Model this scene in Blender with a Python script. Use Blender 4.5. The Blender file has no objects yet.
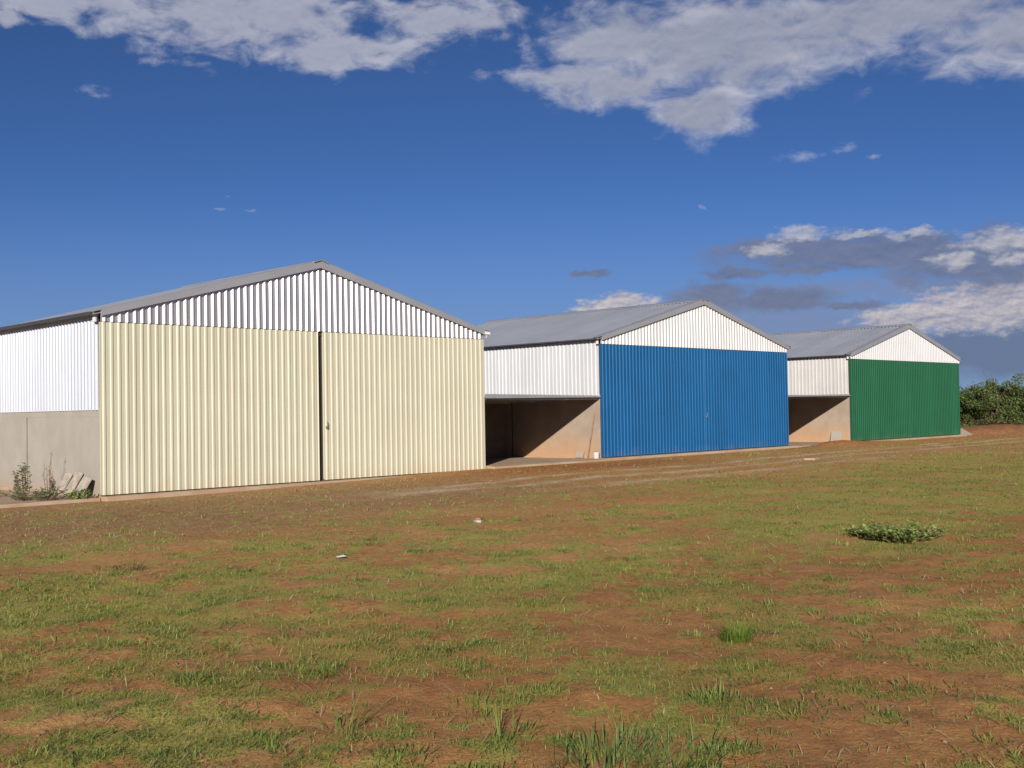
import bpy, math, random
import numpy as np
from mathutils import Vector, Matrix
random.seed(7); RNG = np.random.default_rng(11)
S = bpy.context.scene
COL = S.collection
rad = math.radians

# ------------------------------------------------------------------ camera
CAM = Vector((-10.3300225, -23.2421540, 1.65867535))
YAW, PITCH, ROLL, FPX = 0.780938081, 0.0237696530, -0.0168964264, 1086.88584
fw = Vector((math.sin(YAW)*math.cos(PITCH), math.cos(YAW)*math.cos(PITCH), math.sin(PITCH)))
r0 = Vector((math.cos(YAW), -math.sin(YAW), 0)); u0 = r0.cross(fw)
r2 = math.cos(ROLL)*r0 + math.sin(ROLL)*u0; u2 = -math.sin(ROLL)*r0 + math.cos(ROLL)*u0
cd = bpy.data.cameras.new('camera'); co = bpy.data.objects.new('camera', cd); COL.objects.link(co)
co.matrix_world = Matrix(((r2.x, u2.x, -fw.x, CAM.x), (r2.y, u2.y, -fw.y, CAM.y), (r2.z, u2.z, -fw.z, CAM.z), (0, 0, 0, 1)))
cd.sensor_fit = 'HORIZONTAL'; cd.sensor_width = 36; cd.lens = 36*FPX/1024
cd.clip_start = 0.05; cd.clip_end = 20000
S.camera = co

# ------------------------------------------------------------------ light
SUN_AZ, SUN_EL = 231.5, 19.2
EXPO = 0.42
SKY_STRENGTH = 0.063
L = Vector((math.sin(rad(SUN_AZ))*math.cos(rad(SUN_EL)), math.cos(rad(SUN_AZ))*math.cos(rad(SUN_EL)), math.sin(rad(SUN_EL))))
sd = bpy.data.lights.new('sun', 'SUN'); sd.energy = 5.0; sd.angle = rad(0.5); sd.color = (1.0, 0.935, 0.845)
so = bpy.data.objects.new('sun', sd); COL.objects.link(so); so.location = (0, -40, 40)
so.rotation_euler = L.to_track_quat('Z', 'Y').to_euler()
S.view_settings.view_transform = 'Standard'; S.view_settings.look = 'None'
S.view_settings.exposure = EXPO; S.view_settings.gamma = 1.0; S.view_settings.use_curve_mapping = False
S.render.engine = 'CYCLES'
try:
    S.cycles.use_denoising = True; S.cycles.max_bounces = 6; S.cycles.diffuse_bounces = 3; S.cycles.glossy_bounces = 3
    S.cycles.transparent_max_bounces = 8
except Exception: pass

# ------------------------------------------------------------------ node helper
class NT:
    def __init__(s, tree): s.t = tree
    def n(s, typ, **kw):
        x = s.t.nodes.new(typ)
        for k, v in kw.items(): setattr(x, k, v)
        return x
    def link(s, a, b): s.t.links.new(a, b)
    def put(s, sock, v):
        if isinstance(v, bpy.types.NodeSocket): s.link(v, sock)
        else: sock.default_value = v
    def m(s, op, a, b=None, c=None, clamp=False):
        x = s.n('ShaderNodeMath', operation=op, use_clamp=clamp)
        s.put(x.inputs[0], a)
        if b is not None: s.put(x.inputs[1], b)
        if c is not None: s.put(x.inputs[2], c)
        return x.outputs[0]
    def v(s, op, a, b=None):
        x = s.n('ShaderNodeVectorMath', operation=op); s.put(x.inputs[0], a)
        if b is not None: s.put(x.inputs[1], b)
        return x.outputs['Value'] if op in ('LENGTH', 'DOT_PRODUCT') else x.outputs[0]
    def ss(s, x, lo, hi, a=0.0, b=1.0):
        q = s.n('ShaderNodeMapRange', interpolation_type='SMOOTHSTEP')
        s.put(q.inputs[0], x); q.inputs[1].default_value = lo; q.inputs[2].default_value = hi
        q.inputs[3].default_value = a; q.inputs[4].default_value = b
        return q.outputs[0]
    def noise(s, vec, scale, detail=4, rough=.55, dist=0.0):
        x = s.n('ShaderNodeTexNoise'); s.put(x.inputs['Vector'], vec)
        x.inputs['Scale'].default_value = scale; x.inputs['Detail'].default_value = detail
        x.inputs['Roughness'].default_value = rough; x.inputs['Distortion'].default_value = dist
        return x.outputs[0]
    def mix(s, f, a, b):
        x = s.n('ShaderNodeMix', data_type='RGBA'); s.put(x.inputs[0], f)
        for i, c in ((6, a), (7, b)):
            if isinstance(c, bpy.types.NodeSocket): s.link(c, x.inputs[i])
            else: x.inputs[i].default_value = (*c[:3], 1)
        return x.outputs[2]
    def xyz(s, x, y, z):
        q = s.n('ShaderNodeCombineXYZ')
        for i, a in enumerate((x, y, z)): s.put(q.inputs[i], a)
        return q.outputs[0]

# ------------------------------------------------------------------ sky with clouds
CL_A = [(30.39, 19.61, 9.9, 2.12), (35.98, 18.47, 5.18, 1.24), (22.28, 19.7, 5.89, 0.88), (41.25, 19.99, 5.81, 1.42), (50.6, 18.9, 4.6, 2.1), (55.95, 18.18, 9.63, 2.93), (63.88, 18.7, 10.82, 1.9), (71.94, 17.42, 6.72, 2.37), (55.11, 15.01, 2.67, 1.76), (50.2, 16.59, 4.2, 1.37), (20.26, 18.58, 1.14, 0.53), (47.9, 17.2, 3.4, .8),
        (31, 24.0, 15, 3.0), (68, 23, 20, 3.6)]
CL_S = [(23.95, 15.71, 0.93, 0.32), (59.99, 12.47, 1.28, 0.39), (62.2, 12.73, 0.68, 0.29), (63.58, 12.23, 0.47, 0.24), (30.25, 10.96, 0.45, 0.15), (29.89, 10.36, 0.4, 0.15), (31.29, 10.35, 0.4, 0.15), (54.75, 10.24, 0.31, 0.15)]
CL_B = [(64.55, 7.48, 8.39, 0.98), (59.74, 8.06, 4.68, 0.7), (69.51, 6.85, 6.09, 1.42), (56.71, 6.79, 2.27, 0.31), (60.45, 6.87, 1.96, 0.35), (55.27, 5.92, 2.3, 0.72), (58.44, 5.34, 3.49, 0.66), (62.11, 4.98, 1.92, 0.3), (48.96, 7.0, 1.05, 0.21), (78, 7, 8, 1.6)]
CL_T = [(59.76, 8.72, 1.7, 0.45), (62.59, 8.52, 1.5, 0.3), (65.14, 8.38, 1.8, 0.34), (69.32, 7.72, 3.06, 0.76), (67.07, 6.92, 1.36, 0.53), (58.15, 7.95, 1.3, 0.51), (69.95, 6.82, 1.73, 0.38)]
CL_C = [(50.5, 5.5, 2.19, 0.57), (68.35, 4.53, 5.09, 1.3), (65.17, 4.2, 3.24, 0.89), (70.76, 4.97, 2.98, 1.13), (48.92, 5.23, 1.37, 0.26), (77, 4.6, 6, 1.6)]
CL_D = [(68.96, 2.38, 6.57, 1.63), (72.4, 3.28, 4.97, 2.33), (80, 2.6, 9, 2.4)]
CL_V = [(59.17, 4.34, 7.39, 1.12), (55.66, 4.98, 3.05, 0.93), (63.56, 5.66, 9.41, 0.69)]
def build_sky():
    w = bpy.data.worlds.new('World'); S.world = w; w.use_nodes = True
    g = NT(w.node_tree); bg = w.node_tree.nodes['Background']
    sk = g.n('ShaderNodeTexSky', sky_type='NISHITA', sun_disc=False)
    sk.sun_elevation = rad(SUN_EL); sk.sun_rotation = rad(SUN_AZ)
    sk.altitude = 1500; sk.air_density = 0.6; sk.dust_density = 0.0; sk.ozone_density = 6.0
    tc = g.n('ShaderNodeTexCoord'); sp = g.n('ShaderNodeSeparateXYZ'); g.link(tc.outputs['Generated'], sp.inputs[0])
    az = g.m('MULTIPLY', g.m('ARCTAN2', sp.outputs[0], sp.outputs[1]), 57.29578)
    el = g.m('MULTIPLY', g.m('ARCSINE', sp.outputs[2]), 57.29578)
    P = g.xyz(az, el, 0)
    PN = g.xyz(g.m('MULTIPLY', az, .55), el, 3.7)
    k = 1.0/(SKY_STRENGTH*2**EXPO)
    # two warps: broad and ragged
    nz = g.n('ShaderNodeTexNoise'); g.link(PN, nz.inputs['Vector']); nz.inputs['Scale'].default_value = .55; nz.inputs['Detail'].default_value = 4; nz.inputs['Roughness'].default_value = .56
    off = g.v('MULTIPLY', g.v('SUBTRACT', nz.outputs['Color'], (.5, .5, .5)), (3.4, 1.9, 0))
    PW = g.v('ADD', P, off)
    nz2 = g.n('ShaderNodeTexNoise'); g.link(PN, nz2.inputs['Vector']); nz2.inputs['Scale'].default_value = 1.5; nz2.inputs['Detail'].default_value = 6; nz2.inputs['Roughness'].default_value = .6
    PW2 = g.v('ADD', P, g.v('MULTIPLY', g.v('SUBTRACT', nz2.outputs['Color'], (.5, .5, .5)), (2.0, 1.0, 0)))
    def field(lst, pos):
        cur = None
        for (a, e, ra, re) in lst:
            d = g.v('LENGTH', g.v('DIVIDE', g.v('SUBTRACT', pos, (a, e, 0)), (ra, re, 1)))
            f = g.m('SUBTRACT', 1.0, d)
            cur = f if cur is None else g.m('SMOOTH_MAX', cur, f, .25)
        return cur
    nA = g.noise(PN, .85, 5, .56, .3)
    nB = g.noise(g.v('ADD', PN, (0, .22, 0)), .85, 5, .56, .3)
    nC = g.noise(PN, 2.2, 5, .6)
    nD = g.noise(g.v('ADD', PN, (-.05, .13, 0)), 2.2, 5, .6)
    slope = g.m('MULTIPLY', g.m('SUBTRACT', nA, nB), 3.2)
    slope2 = g.m('MULTIPLY', g.m('SUBTRACT', nC, nD), 3.0)
    def col(c): return tuple(x*k for x in c)
    skyc = g.v('MULTIPLY', sk.outputs[0], (.80, .84, .91))
    # violet-grey lift low in the air
    low = g.ss(el, 12.0, 0.0)
    skyc = g.v('ADD', skyc, g.v('SCALE', (.09*k, .03*k, 0.0), None)) if False else g.mix(g.m('MULTIPLY', low, .85), skyc, col((.175, .255, .42)))
    out = skyc
    # veil
    f = field(CL_V, PW); a = g.ss(g.m('ADD', f, g.m('MULTIPLY', g.m('SUBTRACT', nA, .5), 1.6)), -.25, .8, 0, .68)
    out = g.mix(a, out, col((.20, .25, .41)))
    # grey base far right
    f = field(CL_D, PW); a = g.ss(f, -.1, .55, 0, .85)
    out = g.mix(a, out, col((.135, .175, .285)))
    # small wisps
    f = field(CL_S, PW2); a = g.ss(g.m('ADD', f, g.m('MULTIPLY', g.m('SUBTRACT', nC, .5), 2.2)), 0.0, 1.3, 0, .42)
    out = g.mix(a, out, col((.50, .52, .66)))
    # cumulus at the horizon
    f = field(CL_C, PW2); dn = g.m('ADD', f, g.m('MULTIPLY', g.m('SUBTRACT', nC, .5), 1.4)); a = g.ss(dn, -.08, .50)
    t = g.m('ADD', g.m('ADD', .48, g.m('MULTIPLY', slope2, .55)), g.m('MULTIPLY', slope, .55), clamp=True)
    out = g.mix(g.m('MULTIPLY', a, .92), out, g.mix(t, col((.25, .26, .37)), col((.66, .60, .58))))
    # dark bank and its lit tops
    f = field(CL_T, PW2); dn = g.m('ADD', f, g.m('MULTIPLY', g.m('SUBTRACT', nC, .5), 1.5)); a = g.ss(dn, -.02, .75)
    t = g.m('ADD', g.m('ADD', .55, g.m('MULTIPLY', slope2, .4)), g.m('MULTIPLY', slope, .5), clamp=True)
    tops = (a, g.mix(t, col((.26, .28, .38)), col((.66, .64, .66))))
    f = field(CL_B, PW2); dn = g.m('ADD', f, g.m('MULTIPLY', g.m('SUBTRACT', nA, .5), 1.5)); a = g.ss(g.m('ADD', dn, .12), -.1, .65, 0, .85)
    t = g.m('ADD', .4, g.m('MULTIPLY', slope, .5), clamp=True)
    out = g.mix(a, out, g.mix(t, col((.115, .145, .25)), col((.23, .25, .35))))
    out = g.mix(g.m('MULTIPLY', tops[0], .72), out, tops[1])
    # the big high cloud
    f = field(CL_A, PW); dn = g.m('ADD', f, g.m('MULTIPLY', g.m('SUBTRACT', nA, .5), g.ss(az, 40, 52, 2.6, 1.6))); a = g.m('MULTIPLY', g.ss(dn, -.12, .75), g.ss(az, 42, 52, .84, 1.0))
    thick = g.ss(g.m('ADD', f, g.m('MULTIPLY', g.m('SUBTRACT', nz.outputs[0], .5), .9)), .12, .62)
    t = g.m('ADD', g.m('SUBTRACT', .80, g.m('MULTIPLY', thick, g.ss(az, 42, 54, .25, .55))), g.m('ADD', g.m('MULTIPLY', slope, .16), g.m('MULTIPLY', slope2, .07)), clamp=True)
    out = g.mix(g.m('MULTIPLY', a, .93), out, g.mix(t, col((.235, .265, .37)), col((.60, .60, .665))))
    g.link(out, bg.inputs[0]); bg.inputs[1].default_value = SKY_STRENGTH
build_sky()

# ------------------------------------------------------------------ materials
def mat(name, base, rough=.7, metal=0.0, var=.12, vscale=1.2, bump=0.0, bscale=60., second=None, spec=.4, streak=0.0, extra=None):
    m = bpy.data.materials.new(name); m.use_nodes = True
    g = NT(m.node_tree); p = m.node_tree.nodes['Principled BSDF']
    tc = g.n('ShaderNodeTexCoord'); ob = g.n('ShaderNodeNewGeometry').outputs['Position']
    n = g.noise(ob, vscale, 6, .6)
    b2 = second or tuple(c*(1-2*var) for c in base)
    c = g.mix(g.ss(n, .3, .7), base, b2)
    if streak:
        st = g.noise(g.v('MULTIPLY', ob, (1, 1, .06)), 5.0, 5, .6)
        c = g.mix(g.m('MULTIPLY', g.ss(st, .48, .75), streak), c, tuple(x*.55 for x in base))
    if extra: c = extra(g, ob, c)
    g.link(c, p.inputs['Base Color'])
    p.inputs['Roughness'].default_value = rough; p.inputs['Metallic'].default_value = metal
    p.inputs['Specular IOR Level'].default_value = spec
    if metal > .3:
        g.link(g.m('ADD', rough-.08, g.m('MULTIPLY', g.noise(ob, 3.0, 4), .16)), p.inputs['Roughness'])
    if bump:
        b = g.n('ShaderNodeBump'); b.inputs['Strength'].default_value = bump; b.inputs['Distance'].default_value = .02
        g.link(g.noise(ob, bscale, 5, .65), b.inputs['Height']); g.link(b.outputs[0], p.inputs['Normal'])
    return m
def sheets(axis, width, amt, then=None):
    def f(g, ob, c):
        sp = g.n('ShaderNodeSeparateXYZ'); g.link(ob, sp.inputs[0])
        w = g.n('ShaderNodeTexWhiteNoise', noise_dimensions='1D'); g.link(g.m('FLOOR', g.m('DIVIDE', sp.outputs[axis], width)), w.inputs['W'])
        q = g.m('ADD', 1-amt, g.m('MULTIPLY', w.outputs['Value'], 2*amt))
        fr = g.m('FRACT', g.m('DIVIDE', sp.outputs[axis], width)); lap = g.ss(fr, .97, .985)
        c = g.v('SCALE', c); c.node.inputs[3].default_value = 1; g.link(g.m('MULTIPLY', q, g.m('SUBTRACT', 1, g.m('MULTIPLY', lap, .22))), c.node.inputs[3])
        return then(g, ob, c) if then else c
    return f
def dust(color, h0, h1, amt):
    def f(g, ob, c):
        sp = g.n('ShaderNodeSeparateXYZ'); g.link(ob, sp.inputs[0])
        n = g.noise(g.v('MULTIPLY', ob, (1, 1, .5)), 1.6, 6, .6)
        t = g.ss(g.m('ADD', sp.outputs[2], g.m('MULTIPLY', g.m('SUBTRACT', n, .5), 1.1)), h1, h0, 0, amt)
        return g.mix(t, c, color)
    return f
M = {}
M['cream'] = mat('cream_painted_steel', (.495, .473, .357), .45, 0, .03, .8, spec=.4, streak=.08, extra=sheets(0, .7028, .03, dust((.42, .27, .15), -.1, .35, .22)))
M['blue'] = mat('blue_painted_steel', (.006, .088, .232), .45, 0, .06, .8, spec=.2, streak=.12, extra=sheets(0, .7028, .06, dust((.13, .12, .14), -.1, .30, .20)))
M['green'] = mat('green_painted_steel', (.012, .092, .042), .48, 0, .06, .8, spec=.2, streak=.12, extra=sheets(0, .7028, .06, dust((.12, .11, .06), -.1, .30, .20)))
M['galv'] = mat('galvanised_sheet', (.58, .56, .555), .33, .66, .03, 2.0, extra=sheets(0, .7028, .05))
M['zinc'] = mat('pale_zinc_sheet', (.55, .545, .54), .40, .25, .04, 1.0, streak=.10, extra=sheets(0, .7028, .04))
M['white'] = mat('white_coated_sheet', (.51, .515, .53), .42, .10, .03, 1.0, streak=.06, extra=sheets(1, .7028, .025))
M['offwhite'] = mat('offwhite_coated_sheet', (.475, .465, .45), .5, 0, .04, 1.0, streak=.1, extra=sheets(1, .7028, .03))
M['roof'] = mat('grey_roof_sheet', (.37, .39, .44), .42, .45, .06, .5, streak=.1, extra=sheets(1, .7028, .045))
M['flash'] = mat('grey_flashing', (.38, .385, .41), .42, .4, .05, 1.5)
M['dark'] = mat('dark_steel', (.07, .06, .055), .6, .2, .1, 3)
M['grey_steel'] = mat('grey_steel', (.25, .25, .26), .5, .4, .1, 3)
M['conc_wall'] = mat('grey_concrete_wall', (.325, .295, .255), .9, 0, .06, 1.6, .25, 40, streak=.05, extra=dust((.30, .20, .13), -.3, .55, .45))
M['conc_red'] = mat('tan_concrete_wall', (.34, .272, .212), .9, 0, .10, 1.4, .25, 40, streak=.16, extra=dust((.46, .24, .11), -.35, 1.25, .75))
M['conc_cap'] = mat('pale_concrete', (.40, .37, .33), .9, 0, .07, 2, .2, 40)
M['conc_shade'] = mat('shade_toned_concrete', (.17, .13, .105), .95, 0, .15, 1.3, .3, 30)  # concrete darkened so the bay's inner shade sits in its colour
M['eave_shade'] = mat('dark_eave_shade', (.055, .058, .065), .5, .1, .1, 3)
M['white_cool'] = mat('bluish_white_sheet', (.43, .452, .50), .38, .20, .03, 1.0, streak=.05, extra=sheets(1, .7028, .03))
M['conc_slab'] = mat('dusty_concrete_slab', (.40, .31, .22), .95, 0, .14, 1.3, .3, 30, second=(.34, .22, .13))
M['board'] = mat('weathered_board', (.42, .36, .29), .9, 0, .2, 6, .3, 50)
M['whitep'] = mat('white_plastic', (.50, .48, .45), .5, 0, .03)
M['glass'] = mat('lamp_glass', (.75, .76, .74), .15, 0, .02)
M['rust'] = mat('rusty_pipe', (.32, .20, .13), .8, .1, .2, 8)
M['bark'] = mat('brown_bark', (.11, .08, .055), .95, 0, .25, 8, .5, 30)
M['stone'] = mat('brown_stone', (.26, .15, .09), .95, 0, .25, 6, .4, 30)
M['brick'] = mat('clay_brick', (.36, .13, .07), .95, 0, .2, 10, .3, 60)
M['paper'] = mat('white_paper', (.78, .80, .84), .8, 0, .05)
M['dead'] = mat('dry_brown_weed', (.20, .12, .07), .95, 0, .2, 8)
M['earth'] = mat('red_earth', (.25, .115, .055), .97, 0, .2, 2.5, .9, 14, second=(.16, .08, .04), spec=.1)
def leafmat(name, stops, trans=.35, rough=.6, spec=.25):
    m = bpy.data.materials.new(name); m.use_nodes = True; g = NT(m.node_tree)
    p = m.node_tree.nodes['Principled BSDF']; o = m.node_tree.nodes['Material Output']
    a = g.n('ShaderNodeAttribute', attribute_name='tint')
    cr = g.n('ShaderNodeValToRGB'); g.link(a.outputs['Fac'], cr.inputs[0])
    e = cr.color_ramp.elements
    while len(e) < len(stops): e.new(.5)
    for i, (pos, c) in enumerate(stops): e[i].position = pos; e[i].color = (*c, 1)
    g.link(cr.outputs[0], p.inputs['Base Color']); p.inputs['Roughness'].default_value = rough
    p.inputs['Specular IOR Level'].default_value = spec
    t = g.n('ShaderNodeBsdfTranslucent'); g.link(cr.outputs[0], t.inputs[0])
    mx = g.n('ShaderNodeMixShader'); mx.inputs[0].default_value = trans
    g.link(p.outputs[0], mx.inputs[1]); g.link(t.outputs[0], mx.inputs[2]); g.link(mx.outputs[0], o.inputs[0])
    return m
M['grass'] = leafmat('field_grass', [(0, (0.104, 0.154, 0.035)), (.35, (0.179, 0.246, 0.055)), (.62, (0.272, 0.304, 0.073)), (.80, (0.360, 0.344, 0.105)), (1, (0.433, 0.379, 0.155))])
M['straw'] = leafmat('dry_straw', [(0, (0.252, 0.168, 0.092)), (.6, (0.386, 0.302, 0.176)), (1, (0.521, 0.445, 0.311))], .1)
M['tuft'] = leafmat('bright_tuft', [(0, (.10, .18, .02)), (1, (.20, .27, .04))])
M['tall'] = leafmat('grass_tuft', [(0, (.10, .145, .045)), (.7, (.19, .235, .075)), (1, (.38, .36, .16))], .35, .7, .1)
M['weed'] = leafmat('broad_leaf_weed', [(0, (.14, .21, .055)), (.6, (.26, .35, .10)), (1, (.34, .44, .13))], .35, .75, .08)
M['weedg'] = leafmat('grey_green_weed', [(0, (.11, .14, .06)), (.6, (.21, .24, .12)), (1, (.40, .39, .24))])
M['tree1'] = leafmat('bush_leaves', [(0, (.035, .055, .015)), (.5, (.085, .13, .035)), (1, (.18, .225, .065))])
M['tree2'] = leafmat('pale_bush_leaves', [(0, (.045, .062, .02)), (.5, (.11, .15, .045)), (1, (.21, .23, .09))])
M['scrub'] = leafmat('dry_scrub', [(0, (.05, .04, .022)), (.5, (.12, .09, .05)), (1, (.20, .16, .09))])

# ------------------------------------------------------------------ mesh helpers
class MB:
    def __init__(s): s.v = []; s.f = []
    def box(s, x0, x1, y0, y1, z0, z1):
        b = len(s.v)
        s.v += [(x, y, z) for z in (z0, z1) for y in (y0, y1) for x in (x0, x1)]
        s.f += [tuple(b+i for i in q) for q in ((0, 2, 3, 1), (4, 5, 7, 6), (0, 1, 5, 4), (2, 6, 7, 3), (0, 4, 6, 2), (1, 3, 7, 5))]
    def prism(s, poly, axis, a0, a1):
        """poly: 2D points; axis 'y': points are (x,z) extruded y a0..a1; axis 'x': points are (y,z)"""
        b = len(s.v); n = len(poly)
        for a in (a0, a1):
            for p in poly: s.v.append((p[0], a, p[1]) if axis == 'y' else (a, p[0], p[1]))
        s.f.append(tuple(b+i for i in range(n))); s.f.append(tuple(b+n+i for i in reversed(range(n))))
        for i in range(n):
            j = (i+1) % n; s.f.append((b+i, b+n+i, b+n+j, b+j))
    def tube(s, pts, rads, sides=8, cap=True):
        pts = [Vector(p) for p in pts]; b = len(s.v)
        for i, p in enumerate(pts):
            d = (pts[min(i+1, len(pts)-1)] - pts[max(i-1, 0)]).normalized()
            a = d.cross(Vector((.3, .9, .2)) if abs(d.y) < .8 else Vector((1, 0, 0))).normalized(); c = d.cross(a)
            for k in range(sides):
                t = 2*math.pi*k/sides; s.v.append(tuple(p + rads[i]*(math.cos(t)*a + math.sin(t)*c)))
        for i in range(len(pts)-1):
            for k in range(sides):
                q = (k+1) % sides; s.f.append((b+i*sides+k, b+i*sides+q, b+(i+1)*sides+q, b+(i+1)*sides+k))
        if cap:
            s.f.append(tuple(b+k for k in reversed(range(sides)))); e = b+(len(pts)-1)*sides
            s.f.append(tuple(e+k for k in range(sides)))
    def build(s, name, m, parent=None, bevel=0.0, smooth=False):
        me = bpy.data.meshes.new(name); me.from_pydata(s.v, [], s.f); me.materials.append(m)
        import bmesh
        bm = bmesh.new(); bm.from_mesh(me); bmesh.ops.recalc_face_normals(bm, faces=bm.faces)
        if bevel: bmesh.ops.bevel(bm, geom=list(bm.edges), offset=bevel, segments=2, affect='EDGES', profile=.5)
        bm.to_mesh(me); bm.free()
        if smooth: me.polygons.foreach_set('use_smooth', [True]*len(me.polygons))
        o = bpy.data.objects.new(name, me); COL.objects.link(o)
        if parent is not None: o.parent = parent
        return o
def tag(o, label=None, cat=None, group=None, kind=None):
    if label: o['label'] = label
    if cat: o['category'] = cat
    if group: o['group'] = group
    if kind: o['kind'] = kind
    return o
def thing(name, label, cat, loc, group=None):
    o = bpy.data.objects.new(name, None); COL.objects.link(o); o.location = loc; o.empty_display_size = .3
    return tag(o, label, cat, group)

def ibr(length, pitch=.1757, h=.036, phase=0.0, shape=(.50, .13, .24)):
    """rib profile samples (s, height)"""
    pan, fl, cr = (q*pitch for q in shape)
    pts = [(0, 0)]; s = phase
    while s < length:
        for ds, z in ((pan*.5, 0), (pan*.5+fl, h), (pan*.5+fl+cr, h), (pan*.5+2*fl+cr, 0)):
            if 0 < s+ds < length: pts.append((s+ds, z))
        s += pitch
    pts.append((length, 0))
    return pts
def corr(length, pitch=.13, h=.02):
    n = int(length/pitch*6); return [(length*i/n, h*(.5+.5*math.cos(2*math.pi*i/6))) for i in range(n+1)]
def ribbed(mb, origin, u, v, n, prof, bot, top, back=.012):
    """closed corrugated sheet. u: across ribs, v: along ribs, n: outward; bot(s), top(s) give the extent along v"""
    O, u, v, n = Vector(origin), Vector(u), Vector(v), Vector(n)
    b = len(mb.v); N = len(prof)
    for s, h in prof:
        lo, hi = bot(s), top(s)
        for hh, e in ((h, lo), (h, hi), (h-back, hi), (h-back, lo)):
            mb.v.append(tuple(O + u*s + v*e + n*hh))
    for i in range(N-1):
        a, c = b+4*i, b+4*(i+1)
        for k in range(4):
            q = (k+1) % 4; mb.f.append((a+k, a+q, c+q, c+k))
    mb.f.append((b, b+3, b+2, b+1)); e = b+4*(N-1); mb.f.append((e, e+1, e+2, e+3))

# ------------------------------------------------------------------ terrain
_T = np.random.default_rng(5).random((256, 256))
def vnoise(x, y):
    xi = np.floor(x).astype(np.int64); yi = np.floor(y).astype(np.int64); fx = x-xi; fy = y-yi
    fx = fx*fx*(3-2*fx); fy = fy*fy*(3-2*fy)
    a = _T[xi & 255, yi & 255]; b = _T[(xi+1) & 255, yi & 255]; c = _T[xi & 255, (yi+1) & 255]; d = _T[(xi+1) & 255, (yi+1) & 255]
    return (a*(1-fx)+b*fx)*(1-fy)+(c*(1-fx)+d*fx)*fy
def fbm(x, y, sc, oct=4, gain=.5, ox=0.0):
    t = 0; amp = 1; tot = 0; f = sc
    for i in range(oct):
        t = t+amp*vnoise(x*f+ox+i*17.3, y*f+ox*1.7+i*9.1); tot += amp; amp *= gain; f *= 2.03
    return t/tot
def sst(x, a, b):
    t = np.clip((x-a)/(b-a), 0, 1); return t*t*(3-2*t)
def gauss(x, y, cx, cy, rx, ry): return np.exp(-(((x-cx)/rx)**2+((y-cy)/ry)**2))
def gz(x, y):
    x = np.asarray(x, float); y = np.asarray(y, float)
    near = sst(y, -9, -1.0)
    z = -near*(.045+.125*sst(x, 12, 1)) 
    d = np.hypot(x-CAM.x, y-CAM.y)
    open_ = 1-sst(y, -1.2, -.4)*(sst(x, -7, -6))*(1-sst(x, 46, 48))*(1-sst(y, 13, 15))
    bumps = (fbm(x, y, .25, 3, .5, 3)-.5)*.10 + (fbm(x, y, 1.3, 4, .55, 8)-.5)*.075 + (fbm(x, y, 7, 3, .5, 5)-.5)*.022
    z = z + bumps*open_*(1-.3*near)
    # soil spill in front of the green hangar's bay
    z = z + .24*gauss(x, y, 31.0, -.85, 1.9, .5)*(.6+.8*fbm(x, y, 2.5, 3, .6, 2)) + .08*gauss(x, y, 34.5, -.7, 2.2, .35)
    far = sst(d, 70, 400)
    return z + far*(fbm(x, y, .004, 3, .5, 1)-.5)*3.0
def region(x, y):
    """how green (0..1) a spot of the field is before patchiness"""
    g = .43 + .08*sst(y, -13.5, -16) 
    g = g - .30*sst(y, -9.5, -6.0)*(1-.5*sst(x, 22, 36))
    g = g + .22*gauss(x, y, -6.3, -13.5, 2.4, 2.6)
    g = g + .50*gauss(x, y, 9, -14.5, 9.5, 4.2)
    g = g + .30*gauss(x, y, 24, -13, 12, 6)
    g = g - .16*gauss(x, y, 1.0, -13.0, 4.0, 2.5)
    g = g - .16*gauss(x, y, -4.3, -20.3, 1.0, .9) - .12*gauss(x, y, -7.6, -17.2, .8, .6) - .13*gauss(x, y, -5.4, -20.9, 1.3, .8)
    return g
def patch(x, y):
    n = .24*fbm(x, y, .62, 3, .55, 21)+.38*fbm(x, y, 2.3, 2, .5, 33)+.38*fbm(x, y, 5.6, 2, .5, 11)
    return sst(.5+(n-.5)*2.0 + (region(x, y)-.5)*.46, .42, .66)
def track(x, y):
    w = .7*(fbm(x, y, .3, 3, .5, 40)-.5)
    t = (np.exp(-((y+4.7-.012*x+w)/.24)**2)+.9*np.exp(-((y+6.15-.012*x+w)/.26)**2))*sst(x, 1, 7) + .8*np.exp(-((y+7.9-.02*x+w)/.28)**2)*sst(x, 5, 10)*(1-sst(x, 19, 25)) + .5*gauss(x, y, 4.5, -5.5, 1.5, .8)
    return 1.25*np.clip(t, 0, 1)*(.35+.65*sst(fbm(x, y, 1.3, 4, .6, 50), .35, .6))*(1-sst(x, 42, 50))
def redness(x, y):
    r = 1.25*gauss(x, y, 13.5, -1.9, 6.0, 1.6)+.9*gauss(x, y, 31, -.9, 4, .8)+.25*gauss(x, y, 6, -6, 6, 3)+.12*gauss(x, y, -4, -4.0, 6.0, 3.6) + .5*gauss(x, y, 48, 0, 8, 5)
    return np.clip(r, 0, 1)

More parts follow.
